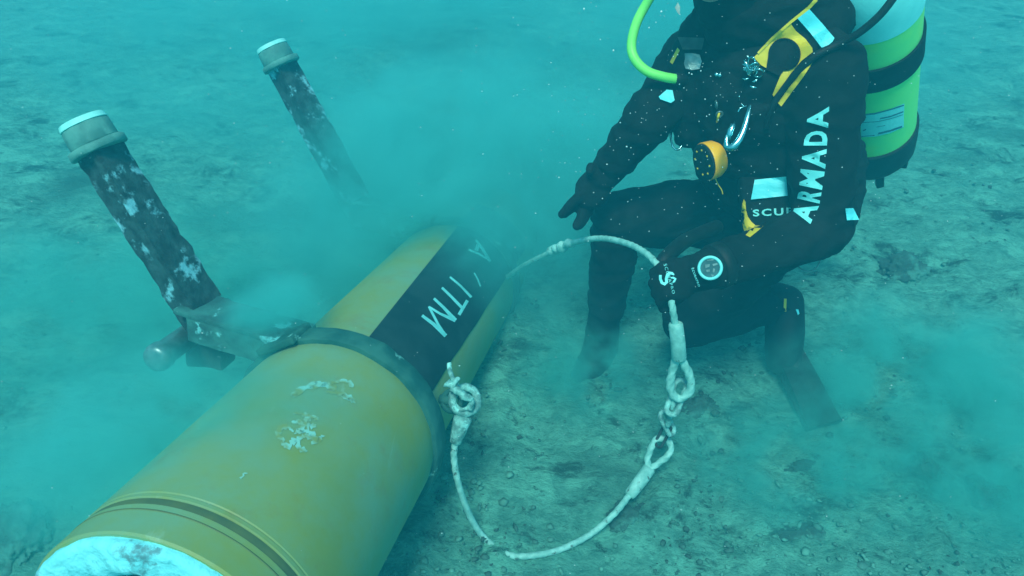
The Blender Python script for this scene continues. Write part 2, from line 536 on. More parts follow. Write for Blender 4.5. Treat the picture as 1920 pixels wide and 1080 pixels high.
# ------------------------------------------------------------------ the yellow device
AZ, EL = 0.2243, -0.2609
D_ = Vector((math.sin(AZ) * math.cos(EL), math.cos(AZ) * math.cos(EL), math.sin(EL)))
A_ = Vector((-.3067, 1.2, .1966))
S_ = D_.cross(Vector((0, 0, 1))).normalized()
U_ = S_.cross(D_)
R1, R2 = .2069, .1912
def DV(s, a, b): return A_ + D_ * s + S_ * a + U_ * b
def DC(s, ang, r): return DV(s, math.sin(ang) * r, math.cos(ang) * r)
def onplane(px, py, b):
    r = ray(px, py)
    d = (b + (A_ - CAM).dot(U_)) / r.dot(U_)
    return CAM + r * d
def lathe(bm, prof, a0=0, a1=2 * math.pi, seg=96, noise_fn=None):
    full = abs(a1 - a0 - 2 * math.pi) < 1e-6
    n = seg if full else seg + 1
    rings = []
    for s, r in prof:
        ring = []
        for k in range(n):
            a = a0 + (a1 - a0) * k / seg
            ds, dr = noise_fn(s, a, r) if noise_fn else (0, 0)
            ring.append(bm.verts.new(DC(s + ds, a, r + dr)))
        rings.append(ring)
    for i in range(len(prof) - 1):
        for k in range(seg):
            k2 = (k + 1) % n if full else k + 1
            bm.faces.new((rings[i][k], rings[i][k2], rings[i + 1][k2], rings[i + 1][k]))
    return rings
dev = empty('underwater_cylinder', DV(-.2, 0, -R1))
tag(dev, 'large ochre yellow cylindrical device with a black lettered stripe lying on the seabed', 'cylinder')
bm = bmesh.new()
prof = [(-.769, R1 - .03), (-.769, R1 - .003), (-.766, R1), (-.7125, R1), (-.7110, R1 - .002), (-.7095, R1 - .009), (-.699, R1 - .009), (-.6975, R1 - .002), (-.696, R1),
        (-.690, R1), (-.688, R1 - .0015), (-.686, R1)]
prof += [(-.66 + .05 * i, R1) for i in range(9)] + [(-.20, R1), (-.19, R1 - .004), (-.189, .1)]
lathe(bm, prof)
sharp(obj('front_casing', bm, M['body'], dev), 30)
M['groove_tone'] = pmat('groove_grime_shade', (.09, .145, .04), (.06, .11, .04), 20, .7, bump=.3)  # grime and shade of the groove, both put into this dark colour
bm = bmesh.new(); lathe(bm, [(-.7112, R1 - .012), (-.7108, R1 - .0018), (-.7045, R1 - .0008), (-.6985, R1 - .0018), (-.6981, R1 - .012)])  # added ring filling the groove so that it reads dark
sharp(obj('groove_ring', bm, M['groove_tone'], dev), 40)
M['seam'] = pmat('grimy_seam', (.12, .19, .05), (.10, .15, .05), 20, .7)
bm = bmesh.new(); lathe(bm, [(-.7250, R1 - .004), (-.7245, R1 + .0006), (-.7222, R1 + .0006), (-.7218, R1 - .004)])
obj('seam_ring', bm, M['seam'], dev)
bm = bmesh.new()
prof = [(-.188, .1), (-.188, R2)] + [(-.1 + .1 * i, R2) for i in range(11)] + [(.98, R2), (1.04, R2 * .97), (1.10, R2 * .85), (1.14, R2 * .6), (1.16, R2 * .25), (1.162, .005)]
lathe(bm, prof)
rear = sharp(obj('rear_casing', bm, M['body'], dev), 30)
rear_bvh = bvh_of([rear])
# black stripe
bm = bmesh.new()
ns, na = 26, 24
g0 = []
for i in range(ns + 1):
    t = i / ns; s = -.176 + t * (.80 + .176)
    al = math.radians(12.6 - 10 * t); ar = math.radians(64 + 5 * t + .8 * noise.noise(Vector((t * 9, 0, 0))))
    g0.append([bm.verts.new(DC(s, al + (ar - al) * k / na, R2 + .002)) for k in range(na + 1)])
for i in range(ns):
    for k in range(na):
        bm.faces.new((g0[i][k], g0[i][k + 1], g0[i + 1][k + 1], g0[i + 1][k]))
stripe = obj('black_stripe', bm, M['panel'], dev)
sb = bvh_of([stripe, rear])
z9 = lambda x, y: (770 + x / 4.695, 420 + y / 4.695)
for strokes_ in ([([(100, 805), (200, 880), (310, 985)], [5.5, 6.5, 7.5]), ([(306, 985), (245, 890), (160, 725)], [7, 5, 4.5]), ([(160, 728), (260, 790), (395, 850)], [4, 4.5, 7]), ([(205, 655), (290, 735), (395, 850)], [5, 5.5, 8])],
                 [([(275, 560), (350, 632), (450, 735)], [4.5, 5, 5.5]), ([(425, 800), (500, 672)], [6, 6])],
                 [([(345, 465), (440, 545), (535, 645)], [4, 4, 5])],
                 [([(560, 430), (590, 485), (615, 550)], [2.5, 3, 3])],
                 [([(575, 140), (630, 215), (700, 330)], [4, 6, 5]), ([(510, 225), (600, 262), (700, 322)], [4, 4, 4]), ([(592, 180), (578, 235)], [6, 7])],
                 [([(685, 50), (735, 135), (790, 222)], [4, 5, 6]), ([(765, 90), (735, 112), (740, 140)], [3, 4, 3])]):
    drape('lettering', [strokepoly([z9(*p) for p in pts_], w_) for pts_, w_ in strokes_], sb, M['letters'], stripe, off=.002)
# white foam ring in the open end, torn
def fn(s, a, r):
    q = Vector((math.cos(a) * 3, math.sin(a) * 3, r * 12))
    k = noise.noise(q * 1.5) * .012 + noise.noise(q * 4) * .006
    return (k * .8, (noise.noise(q * 2.2) * .012 + noise.noise(q * 6) * .005) if r < .19 else noise.noise(q * 5) * .0015)
bm = bmesh.new()
lathe(bm, [(-.760, R1 - .008), (-.776, R1 - .005), (-.784, R1 - .009), (-.786, .190), (-.782, .176), (-.786, .162), (-.778, .148), (-.765, .138), (-.74, .132), (-.70, .130)], noise_fn=fn, seg=160)
obj('foam_ring', bm, M['foam'], dev)
bm = bmesh.new()
lathe(bm, [(-.715, .165), (-.715, .06), (-.70, .055), (-.70, .002)], seg=64)
obj('inner_bulkhead', bm, M['legdark'], dev)
# scuffs chalked on the near casing
front = [o for o in dev.children if o.name.startswith('front_casing')][0]
fb = bvh_of([front])
z2 = lambda x, y: (x / 2.25, 600 + y / 2.25)
rnd = random.Random(12)
pl = []
def scr(pts, w):
    pp = spline([Vector((x, y, 0)) for x, y in pts], 6)
    q = [z2(p.x + rnd.uniform(-5, 5), p.y + rnd.uniform(-4, 4)) for p in pp]
    pl.append(strokepoly(q, [w * rnd.uniform(.8, 2.9) for _ in q]))
for _ in range(2):
    scr([(1232, 322), (1290, 285), (1360, 272), (1420, 290)], 5)
scr([(1400, 262), (1470, 258), (1480, 280)], 3.5)
scr([(1420, 300), (1470, 325), (1500, 345)], 5); scr([(1380, 300), (1430, 312), (1490, 345)], 3)
for cx, cy, rr in ((1205, 480, 34), (1290, 520, 36), (1250, 450, 26), (1310, 430, 22)):
    a0 = rnd.uniform(0, 6)
    scr([(cx + rr * math.cos(a0 + t), cy + rr * .9 * math.sin(a0 + t)) for t in (0, 1, 2, 3, 4)], 4.5)
scr([(1240, 390), (1290, 400), (1340, 415)], 3); scr([(1180, 520), (1220, 530), (1240, 500)], 5)
scr([(1350, 500), (1362, 488)], 4); scr([(1270, 470), (1320, 480), (1330, 520)], 4.5)
scr([(1010, 670), (1040, 645)], 1.6)
tag(drape('chalk_marks', pl, fb, M['scuff'], dev, off=.0015), kind='stuff')
# strap collars with outrigger beam, splayed leg and pivot
def crust(o, amp, sc):
    for v in o.data.vertices:
        v.co = v.co + v.normal * amp * noise.noise(v.co * sc)
def dense(bm, L):
    for _ in range(6):
        es = [e for e in bm.edges if e.calc_length() > L]
        if not es: break
        bmesh.ops.subdivide_edges(bm, edges=es, cuts=1, use_grid_fill=True)
def support(s0, Rr, kl):
    """a strap round the casing with an outrigger beam and a splayed angle-iron leg"""
    bm = bmesh.new()
    lathe(bm, [(s0 - .026, Rr - .004), (s0 - .026, Rr + .009), (s0 - .022, Rr + .012), (s0 + .022, Rr + .012), (s0 + .026, Rr + .009), (s0 + .026, Rr - .004)], seg=120,
          noise_fn=lambda s, a, r: (.003 * noise.noise(Vector((a * 6, s * 20, 0))), .0025 * noise.noise(Vector((a * 9, s * 40, 3)))))
    sharp(obj('strap_collar', bm, M['band'], dev), 40)
    bm = bmesh.new()
    # hinge lip on top of the strap
    box(bm, DC(s0 - .004, math.radians(-30), Rr + .012), D_, (S_ * math.cos(.5) + U_ * math.sin(.5)), (U_ * math.cos(.5) - S_ * math.sin(.5)), .075, .09, .016, .005)
    obj('hinge_lip', bm, M['band'], dev)
    base = DV(s0 + .06, -.345, .200)
    inner = DC(s0 + .025, math.radians(-28), Rr + .006)
    # beam: sloping flat plate with a turned down flange
    bm = bmesh.new()
    bx = (inner - base); L = bx.length; bx.normalize()
    bn = bx.cross(D_).normalized()
    if bn.z < 0: bn = -bn
    bd = bn.cross(bx)
    c = (inner + base) / 2
    box(bm, c + bn * .0, bx, bd, bn, L + .03, .095, .012, .003)
    box(bm, c - bd * .0 - bn * .032 + D_ * -.042, bx, bn, bd, L - .02, .055, .010, .003)
    dense(bm, .02)
    o = obj('outrigger_beam', bm, M['beam'], dev); crust(o, .003, 30); sharp(o, 40)
    # leg: angle iron, ridge towards the viewer
    top = DV(s0 + .06, -.345 - .195 * kl, .200 + .349 * kl)
    foot = base - (top - base).normalized() * .05
    t = (top - foot).normalized()
    view = (CAM - (top + foot) / 2); view = (view - t * view.dot(t)).normalized()
    lat = t.cross(view).normalized()
    if lat.x < 0: lat = -lat
    bm = bmesh.new()
    ridge = view * .034 - lat * .008
    def plate(edge_a, edge_b, th, nrm, lo=0.0, hi=1.0, taper=0.0):
        n = 22
        r = []
        for i in range(n + 1):
            q = foot.lerp(top, lo + (hi - lo) * i / n)
            sc = 1 + taper * (1 - i / n)
            r.append([bm.verts.new(q + edge_a.lerp(edge_b, k / 6) * sc + nrm * z) for z in (0, -th) for k in range(7)])
        for i in range(n):
            for k in range(6):
                bm.faces.new((r[i][k], r[i][k + 1], r[i + 1][k + 1], r[i + 1][k]))
                bm.faces.new((r[i][7 + k + 1], r[i][7 + k], r[i + 1][7 + k], r[i + 1][7 + k + 1]))
            bm.faces.new((r[i][0], r[i + 1][0], r[i + 1][7], r[i][7]))
            bm.faces.new((r[i][6], r[i][13], r[i + 1][13], r[i + 1][6]))
        for rr in (r[0], r[-1]):
            for k in range(6):
                bm.faces.new((rr[k], rr[k + 1], rr[7 + k + 1], rr[7 + k]))
    nl = (view * .85 - lat * .5).normalized(); nr = (view * .8 + lat * .6).normalized()
    plate(ridge, ridge - lat * .036 - view * .055, .010, nl, lo=-.05)
    plate(ridge, ridge + lat * .056 - view * .050, .010, nr, lo=.10, taper=.12)
    o = obj('angle_leg', bm, M['leg'], dev); crust(o, .0025, 30); crust(o, .0045, 80); sharp(o, 35)
    # cap: flange and drum with a white top
    cc = top + lat * .002 - view * .008
    def disc(bm, c0, c1, r0, r1, seg=40):
        tube(bm, [c0, c0.lerp(c1, .08), c0.lerp(c1, .92), c1], [r0 * .96, r0, r1, r1 * .96], seg)
    bm = bmesh.new(); disc(bm, cc - t * .008, cc + t * .008, .056, .056)
    f_ = obj('cap_flange', bm, M['cap'], dev); crust(f_, .002, 60)
    bm = bmesh.new(); disc(bm, cc + t * .008, cc + t * .048, .048, .046)
    f_ = obj('cap', bm, M['cap'], dev); crust(f_, .0015, 60); sharp(f_)
    bm = bmesh.new(); disc(bm, cc + t * .048, cc + t * .060, .0465, .044)
    sharp(obj('cap_top', bm, M['captop'], dev))
    return base, foot, t, lat, view
base, foot, t1, lat1, view1 = support(-.209, R1, .90)
support(.60, R2, 1.12)
# pivot pin and web under the near leg
a = onplane(288, 676, .115); b_ = onplane(412, 588, .115)
bm = bmesh.new()
d_ = (b_ - a).normalized()
tube(bm, [a, a + d_ * .004, a + d_ * .012, a.lerp(b_, .12), a.lerp(b_, .14), b_], [.018, .027, .030, .030, .026, .026], 28)
o = obj('pivot_pin', bm, M['steel_dull'], dev); sharp(o, 50)
bm = bmesh.new()
q = onplane(392, 632, .10)
box(bm, q + U_ * .01, S_, D_, U_, .085, .06, .15, .008); dense(bm, .02)
o = obj('pivot_bracket', bm, M['legdark'], dev); crust(o, .006, 25); sharp(o, 50)

# ------------------------------------------------------------------ wire slings, chain
def rope(bm, pts, r, n=10, lobes=3):
    p = spline(pts, n)
    tube(bm, p, r, 15, True, twist=110, lobes=lobes, amp=.10)
# upper sling
sl = empty('wire_sling', P(1258, 600, 1.45))
tag(sl, 'white wire rope sling gripped in the diver\'s left glove, arching back into silt', 'sling')
bm = bmesh.new()
rope(bm, [P(1258, 560, 1.43), P(1262, 585, 1.44), P(1268, 618, 1.465)], .0067)
rope(bm, [P(1258, 562, 1.43), P(1250, 530, 1.455), P(1238, 505, 1.45), P(1216, 479, 1.48), P(1180, 458, 1.56), P(1132, 447, 1.66), P(1090, 451, 1.76), P(1058, 461, 1.84), P(1030, 474, 1.92), P(985, 496, 2.02), P(950, 520, 2.1)], .0067)
obj('rope', bm, M['rope'], sl)
bm = bmesh.new()
tube(bm, [P(1267, 606, 1.457), P(1267, 609, 1.458), P(1271, 640, 1.48), P(1273, 670, 1.50), P(1273, 673, 1.502)], [.0125, .0145, .0150, .0155, .0135], 18)
obj('ferrule', bm, M['rope'], sl)
def eye(pxs, r, n=8):
    bm = bmesh.new()
    p = spline([P(*q) for q in pxs], n)
    tube(bm, p, [r * (1 + .06 * math.sin(i * .45)) for i in range(len(p))], 15, True, twist=90, lobes=3, amp=.12)
    return bm
obj('eye_loop', eye([(1271, 668, 1.505), (1262, 690, 1.52), (1257, 715, 1.535), (1258, 732, 1.545), (1268, 746, 1.555), (1283, 744, 1.552), (1295, 728, 1.54), (1293, 705, 1.525), (1282, 682, 1.512), (1275, 668, 1.505)], .0085), M['rope'], sl)
bm = bmesh.new()
for i, q in enumerate([(1068, 456, 1.81), (1045, 466, 1.87), (1036, 470, 1.89), (1054, 463, 1.85)]):
    ellipsoid(bm, P(*q), ((.016, 0, 0), (0, .012, 0), (0, 0, .010 + .002 * i)), 12)
for v in bm.verts: v.co += Vector((0, 0, 1)) * .004 * noise.noise(v.co * 80)
obj('far_ferrule', bm, M['rope'], sl)
# chain of galvanised links
ch = empty('chain', P(1262, 770, 1.59))
tag(ch, 'short crusted galvanised chain hanging from the eye of the upper sling', 'chain')
def link(c, ax, dirn, Ln, W, r, m=None):
    bm = bmesh.new()
    ax = Vector(ax).normalized(); dn = Vector(dirn).normalized(); dn = (dn - ax * dn.dot(ax)).normalized(); sd = ax.cross(dn)
    pts = []
    for i in range(24):
        a = 2 * math.pi * i / 24
        y = math.sin(a) * W; x = math.cos(a) * W + math.copysign(Ln / 2 - W, math.cos(a))
        pts.append(Vector(c) + dn * x + sd * y)
    pts.append(pts[0]); pts.append(pts[1])
    tube(bm, pts, [r * (1 + .15 * noise.noise(p * 60)) for p in pts], 10)
    return obj('chain_link', bm, m or M['galv'], ch)
tocam = lambda p: (CAM - p).normalized()
a, b_ = P(1274, 728, 1.55), P(1262, 762, 1.585)
link((a + b_) / 2, tocam(a), b_ - a, (b_ - a).length + .020, .012, .006)
a, b_ = P(1265, 748, 1.575), P(1254, 790, 1.615)
link((a + b_) / 2, tocam(a).cross(b_ - a), b_ - a, (b_ - a).length + .014, .012, .006)
a, b_ = P(1256, 780, 1.61), P(1246, 806, 1.645)
link((a + b_) / 2, (tocam(a) + Vector((1, 0, 0))), b_ - a, (b_ - a).length + .008, .011, .0055)
a, b_ = P(1249, 798, 1.635), P(1238, 834, 1.66)
link((a + b_) / 2, tocam(a) + Vector((-.9, 0, 0)), b_ - a, (b_ - a).length + .006, .010, .0035, M['legdark'])
# lower sling
s2 = empty('wire_sling', G(1000, 1040))
tag(s2, 'white wire rope sling looped on the seabed below the chain, partly buried', 'sling')
bm = bmesh.new()
def GP(px, py, z): return G(px, py, z)
rp = [P(1180, 928, 1.635), P(1152, 963, 1.60), GP(1105, 1003, .016), GP(1045, 1032, .010), GP(985, 1043, .004), GP(950, 1039, -.004), GP(926, 1024, -.005), GP(903, 1003, .004), P(880, 965, 1.560), P(859, 905, 1.515), P(851, 855, 1.495), P(855, 826, 1.485)]
rope(bm, rp, .0068)
obj('rope', bm, M['rope'], s2)
bm = bmesh.new()
tube(bm, [P(1219, 876, 1.66), P(1217, 879, 1.66), P(1200, 903, 1.647), P(1182, 926, 1.637), P(1179, 930, 1.635)], [.0125, .0150, .0150, .0135, .011], 18)
obj('ferrule', bm, M['rope'], s2)
bm = bmesh.new()
tube(bm, [P(853, 832, 1.485), P(854, 829, 1.485), P(861, 806, 1.48), P(868, 784, 1.475), P(869, 780, 1.475)], [.009, .012, .016, .019, .015], 18)
obj('ferrule', bm, M['galv'], s2)
obj('eye_loop', eye([(1216, 880, 1.66), (1214, 862, 1.662), (1219, 845, 1.663), (1227, 828, 1.663), (1236, 822, 1.664), (1250, 824, 1.663), (1258, 836, 1.662), (1254, 852, 1.662), (1238, 866, 1.661), (1218, 880, 1.66)], .0072), M['rope'], s2)
bm = bmesh.new(); rc = P(872, 750, 1.475)
torus(bm, rc, tocam(rc) + Vector((.3, 0, .1)), .026, .0088, 32, 12, 1.0)
o = obj('eye_loop', bm, M['galv'], s2); crust(o, .003, 70)
# shackle wired to the casing
sh = empty('shackle', P(852, 725, 1.46))
tag(sh, 'encrusted shackle with bent pin tied at the shoulder of the yellow cylinder', 'shackle')
bm = bmesh.new()
tube(bm, spline([P(838, 718, 1.45), P(852, 727, 1.445), P(866, 739, 1.445), P(884, 750, 1.45)], 6), [.010, .009, .0075, .0085, .007, .008, .0085, .007, .0085, .0075, .007, .0075, .008, .0085, .007, .0075, .007, .006, .005], 12)
o = obj('pin', bm, M['galv'], sh); crust(o, .004, 90)
bm = bmesh.new()
tube(bm, spline([P(842, 681, 1.46), P(845, 697, 1.455), P(850, 712, 1.45), P(858, 722, 1.45)], 5), .0045, 10)
tube(bm, spline([P(858, 709, 1.45), P(852, 722, 1.44), P(846, 732, 1.45)], 4), .005, 10)
o = obj('wire_tail', bm, M['galv'], sh); crust(o, .003, 90)
bm = bmesh.new()
tube(bm, spline([P(846, 746, 1.46), P(852, 762, 1.46), P(862, 768, 1.46), P(880, 764, 1.46), P(888, 752, 1.46)], 5), .0045, 10)
tube(bm, spline([P(874, 744, 1.45), P(884, 752, 1.455), P(880, 768, 1.46)], 5), .006, 10)
o = obj('bow', bm, M['galv'], sh); crust(o, .004, 90)
bm = bmesh.new()
torus(bm, P(847, 752, 1.49), tocam(rc) + Vector((-.4, 0, 0)), .020, .006, 24, 10)
tube(bm, [P(826, 748, 1.50), P(846, 752, 1.49)], .010, 12)
obj('lug', bm, M['band'], sh)

# ------------------------------------------------------------------ the diver
TX = Vector((-.39, -.35, .85)).normalized()            # direction of the spine
FACE = Vector((-.80, -.52, -.25)); FACE = (FACE - TX * FACE.dot(TX)).normalized()
SIDE = TX.cross(FACE).normalized()                     # towards the diver's left
RS, RE, RW = P(1302, 112, 1.62), P(1214, 226, 1.56), P(1138, 322, 1.66)
LS, LE, LW = P(1548, 132, 1.40), P(1542, 428, 1.50), P(1338, 502, 1.43)
RH, RK, RA = P(1420, 392, 1.86), P(1160, 410, 1.80), P(1128, 632, 2.02)
LH, LK, LA = P(1462, 425, 1.78), P(1292, 600, 1.86), P(1468, 570, 1.95)
person = empty('person', P(1440, 520, 1.9))
tag(person, 'diver in a black wetsuit and vest kneeling on one knee on the seabed', 'person')
bm = bmesh.new()
limb(bm, [(RS, .070), (RE, .053), (RW, .038)])
limb(bm, [(LS, .072), (LS.lerp(LE, .5) + Vector((.0, 0, 0)), .066), (LE, .058), (LW, .040)])
limb(bm, [(RH, .098), (RH.lerp(RK, .5), .085), (RK, .066)])
limb(bm, [(RK, .062), (RK.lerp(RA, .3) , .058), (RA, .040)])
limb(bm, [(LH, .092), (LH.lerp(LK, .5), .084), (LK, .070)])
limb(bm, [(LK, .064), (LK.lerp(LA, .4), .060), (LA, .044)])
pel = P(1462, 385, 1.80); bel = P(1445, 300, 1.68); che = P(1425, 165, 1.56)
for c, w, dp, hh in ((pel, .155, .120, .11), (bel, .155, .12, .15), (che, .175, .13, .17)):
    ellipsoid(bm, c, (SIDE * w, FACE * dp, TX * hh), 24)
neck = P(1415, 30, 1.46); head = P(1388, -95, 1.36)
limb(bm, [(P(1430, 80, 1.50), .085), (neck, .066), (head, .085)])
suit = fuse('wetsuit', bm, .009, 6, disp=.005, dscale=16, mat=M['suit'], parent=person, fold=.007)
# head: hood, mask, regulator
HX = (Vector((-.78, -.62, -.05))).normalized()
HU = (Vector((-.12, -.12, 1)) - HX * HX.dot(Vector((-.12, -.12, 1)))).normalized(); HS = HU.cross(HX)
bm = bmesh.new()
ellipsoid(bm, head, (HS * .088, HX * .105, HU * .125), 24)
ellipsoid(bm, head - HU * .08, (HS * .075, HX * .08, HU * .07), 20)
fuse('hood', bm, .007, 4, mat=M['suit'], parent=person)
bm = bmesh.new()
ellipsoid(bm, head + HX * .028 - HU * .012, (HS * .066, HX * .084, HU * .085), 24)
ellipsoid(bm, head + HX * .112 - HU * .015, (HS * .014, HX * .02, HU * .024), 12)
for sgn in (-1, 1): ellipsoid(bm, head + HX * .092 + HS * .031 * sgn + HU * .008, (HS * .014, HX * .014, HU * .010), 12)
fuse('face', bm, .004, 2, mat=M['skin'], parent=person)
bm = bmesh.new()
box(bm, head + HX * .112 + HU * .012, HS, HX, HU, .150, .045, .085, .016)
msk = obj('mask', bm, M['rubber'], person)
for sgn in (-1, 1):
    bm = bmesh.new(); box(bm, head + HX * .135 + HS * .036 * sgn + HU * .014, HS, HX, HU, .062, .006, .056, .002)
    obj('lens', bm, M['glass'], msk)
# vest over the torso
bm = bmesh.new()
for c, w, dp, hh in ((bel, .19, .150, .14), (che, .165, .155, .15), (P(1440, 235, 1.62), .19, .155, .14), (P(1475, 365, 1.76), .180, .13, .085)):
    ellipsoid(bm, c, (SIDE * w, FACE * dp, TX * hh), 28)
limb(bm, [(P(1325, 60, 1.54), .055), (P(1300, 150, 1.56), .060), (P(1300, 235, 1.60), .048)])
limb(bm, [(P(1540, 40, 1.42), .060), (P(1500, 150, 1.44), .06), (P(1455, 240, 1.50), .05)])
limb(bm, [(P(1400, 20, 1.44), .09), (P(1490, 15, 1.44), .09)])
limb(bm, [(P(1560, 300, 1.66), .07), (P(1565, 380, 1.70), .06)])
vest = fuse('buoyancy_vest', bm, .008, 5, disp=.006, dscale=14, mat=M['vestm'], parent=person, fold=.007)
# waist pocket
bm = bmesh.new()
pc = P(1440, 385, 1.535)
pz = tocam(pc); pxv = (P(1480, 380, 1.535) - pc).normalized(); pxv = (pxv - pz * pxv.dot(pz)).normalized(); pyv = pz.cross(pxv)
box(bm, pc - pz * .03, pxv, pyv, pz, .115, .150, .075, .028)
pocket = fuse('pocket', bm, .006, 4, disp=.003, dscale=30, mat=M['vestm'], parent=vest)
tb = bvh_of([suit, vest, pocket])
sbv = bvh_of([suit])
# ARMADA down the sleeve
base_c = [(0, (1520, 419)), (.15, (1536, 386)), (.33, (1542, 352)), (.5, (1548, 311)), (.83, (1553, 236)), (1, (1555, 197))]
cap_c = [(0, (1483, 409)), (.15, (1494, 376)), (.33, (1499, 343)), (.5, (1502, 307)), (.83, (1511, 240)), (1, (1516, 206))]
def interp(c, t):
    for (a, p), (b, q) in zip(c[:-1], c[1:]):
        if t <= b or b == 1:
            k = (t - a) / (b - a)
            return (p[0] + (q[0] - p[0]) * k, p[1] + (q[1] - p[1]) * k)
def fnA(u, v):
    a = interp(base_c, u); b = interp(cap_c, u)
    return (a[0] + (b[0] - a[0]) * v, a[1] + (b[1] - a[1]) * v)
for chr_, ua, ub in (('A', -.005, .150), ('R', .172, .285), ('M', .308, .455), ('A', .475, .640), ('D', .668, .795), ('A', .812, .99)):
    drape('lettering', glyphs(chr_, lambda u, v, ua=ua, ub=ub: fnA(ua + (ub - ua) * u, v), bold=.038), tb, M['print'], suit, off=.004, maxlen=9)
drape('lettering', glyphs('SCUBA', quadmap((1412, 406), (1512, 402), (1411, 393), (1512, 387)), bold=.03), bvh_of([vest, pocket]), M['print'], vest, off=.004, maxlen=7)
drape('reflective_patch', [[(1415, 337), (1474, 331), (1477, 367), (1408, 374)]], tb, M['refl'], vest, off=.005, thick=.002)
z8 = lambda x, y: (1340 + x / 4.908, 300 + y / 4.908)
drape('yellow_trim', [[z8(*p) for p in [(268, 360), (284, 385), (288, 460), (305, 520), (340, 570), (375, 600), (450, 606), (400, 650), (325, 710), (285, 690), (262, 620), (247, 545), (247, 470), (255, 400)]]], tb, M['yel'], vest, off=.0035, thick=.0015)
z3b = lambda x, y: (1360 + x / 4.91, y / 4.91)
outer = [(600, 215), (650, 285), (740, 360), (800, 440), (805, 478), (700, 560), (600, 680), (500, 820), (445, 890), (435, 870), (480, 760), (520, 665), (600, 640), (375, 625), (330, 600), (262, 528), (420, 372)]
drape('shoulder_panel', [[z3b(*p) for p in [(600, 215), (650, 285), (740, 360), (800, 440), (805, 478), (640, 470), (430, 380), (420, 372)]],
                         [z3b(*p) for p in [(430, 380), (640, 470), (520, 665), (375, 625), (330, 600), (262, 528), (420, 372)]],
                         [z3b(*p) for p in [(640, 470), (805, 478), (700, 560), (600, 680), (500, 820), (445, 890), (435, 870), (480, 760), (520, 665)]]], tb, M['yel'], vest, off=.004, maxlen=8, thick=.001)
drape('shoulder_piping', [strokepoly([z3b(*p) for p in [(838, -4), (770, 70), (600, 205), (430, 355), (300, 490)]], [7, 6, 5, 5, 4])], tb, M['yel'], vest, off=.006, thick=.002)
cx, cy = z3b(545, 500)
circ = []
for k in range(40):
    a = 2 * math.pi * k / 40
    circ.append((cx + 30.5 * math.cos(a), cy + 30.5 * math.sin(a)))
drape('pad', [circ, [z3b(*p) for p in [(400, 480), (560, 620), (500, 700), (375, 640)]]], tb, M['vestm'], vest, off=.0065, thick=.0018)
drape('yellow_trim', [[z3b(*p) for p in [(805, 572), (720, 705), (600, 865), (515, 980), (484, 948), (590, 800), (700, 668)]]], tb, M['yel'], vest, off=.004, thick=.0015)
drape('reflective_patch', [[z3b(*p) for p in [(775, 85), (900, 225), (1005, 350), (985, 385), (930, 430), (885, 437), (780, 300), (665, 170)]]], tb, M['refl'], vest, off=.006, thick=.002)
z1 = lambda x, y: (1160 + x / 6.354, y / 6.354)
drape('yellow_trim', [[z1(*p) for p in [(700, 568), (728, 600), (640, 765), (610, 738)]]], tb, M['yel'], vest, off=.004, thick=.0015)
drape('buckle', [[z1(*p) for p in [(785, 635), (870, 632), (965, 650), (990, 730), (965, 820), (870, 835), (795, 815), (778, 755), (790, 700)]]], tb, M['steel_dull'], vest, off=.012, thick=.004)
drape('webbing', [[z1(*p) for p in [(700, 440), (1025, 450), (990, 590), (760, 590)]]], tb, pmat('grey_webbing', (.03, .05, .05), (.05, .08, .075), 40, .8), vest, off=.010, thick=.002)
drape('reflective_tag', [[(1235, 181), (1250, 168), (1261, 169), (1265, 188), (1258, 193), (1238, 186)]], tb, M['refl'], vest, off=.006, thick=.003)
drape('reflective_tag', [[(1585, 391), (1600, 390), (1611, 412), (1588, 413)]], bvh_of([suit]), M['refl'], vest, off=.006, thick=.003, fallback=1.66)
drape('clip', [[z1(*p) for p in [(670, 90), (705, 28), (732, 80), (728, 180), (700, 150)]]], tb, M['steel_dull'], vest, off=.010, thick=.003)
# steel clips on the chest
cp = P(1410, 132, 1.40)
hit = tb.ray_cast(CAM, ray(1410, 132).normalized())
if hit[0]: cp = hit[0] + tocam(hit[0]) * .012
k_ = (cp - CAM).length / ray(1410, 132).length
bm = bmesh.new()
for (x, y, R_, r_, ax) in ((1401, 128, .011, .0026, (1, 0, .5)), (1413, 127, .009, .002, (0, 1, .5)), (1422, 137, .009, .002, (.3, 1, .8)), (1409, 117, .007, .0018, (1, 1, 0))):
    torus(bm, P(x, y, k_ - .008), ax, R_, r_, 20, 8, 1.5)
rn2 = random.Random(8)
for _ in range(22):
    x, y = rn2.gauss(1411, 9), rn2.gauss(130, 9)
    v1 = Vector((rn2.uniform(-1, 1), rn2.uniform(-1, 1), rn2.uniform(-1, 1))).normalized()
    c_ = P(x, y, k_ - .006)
    tube(bm, [c_ - v1 * .007, c_, c_ + v1 * .006 + Vector((0, 0, .003))], [.0012, .0026, .001], 7)
obj('ring_cluster', bm, M['chrome'], vest)
bm = bmesh.new()
for x, y in ((1344, 140), (1350, 141)):
    h_ = tb.ray_cast(CAM, ray(x, y).normalized())[0]
    bmesh.ops.create_uvsphere(bm, u_segments=12, v_segments=8, radius=.005, matrix=Matrix.Translation(h_ + tocam(h_) * .003))
obj('snap', bm, M['chrome'], vest)
def surf(px, py, off=.008, bv=None):
    h_ = (bv or tb).ray_cast(CAM, ray(px, py).normalized())[0]
    if h_ is None: return P(px, py, 1.5)
    return h_ + tocam(h_) * off
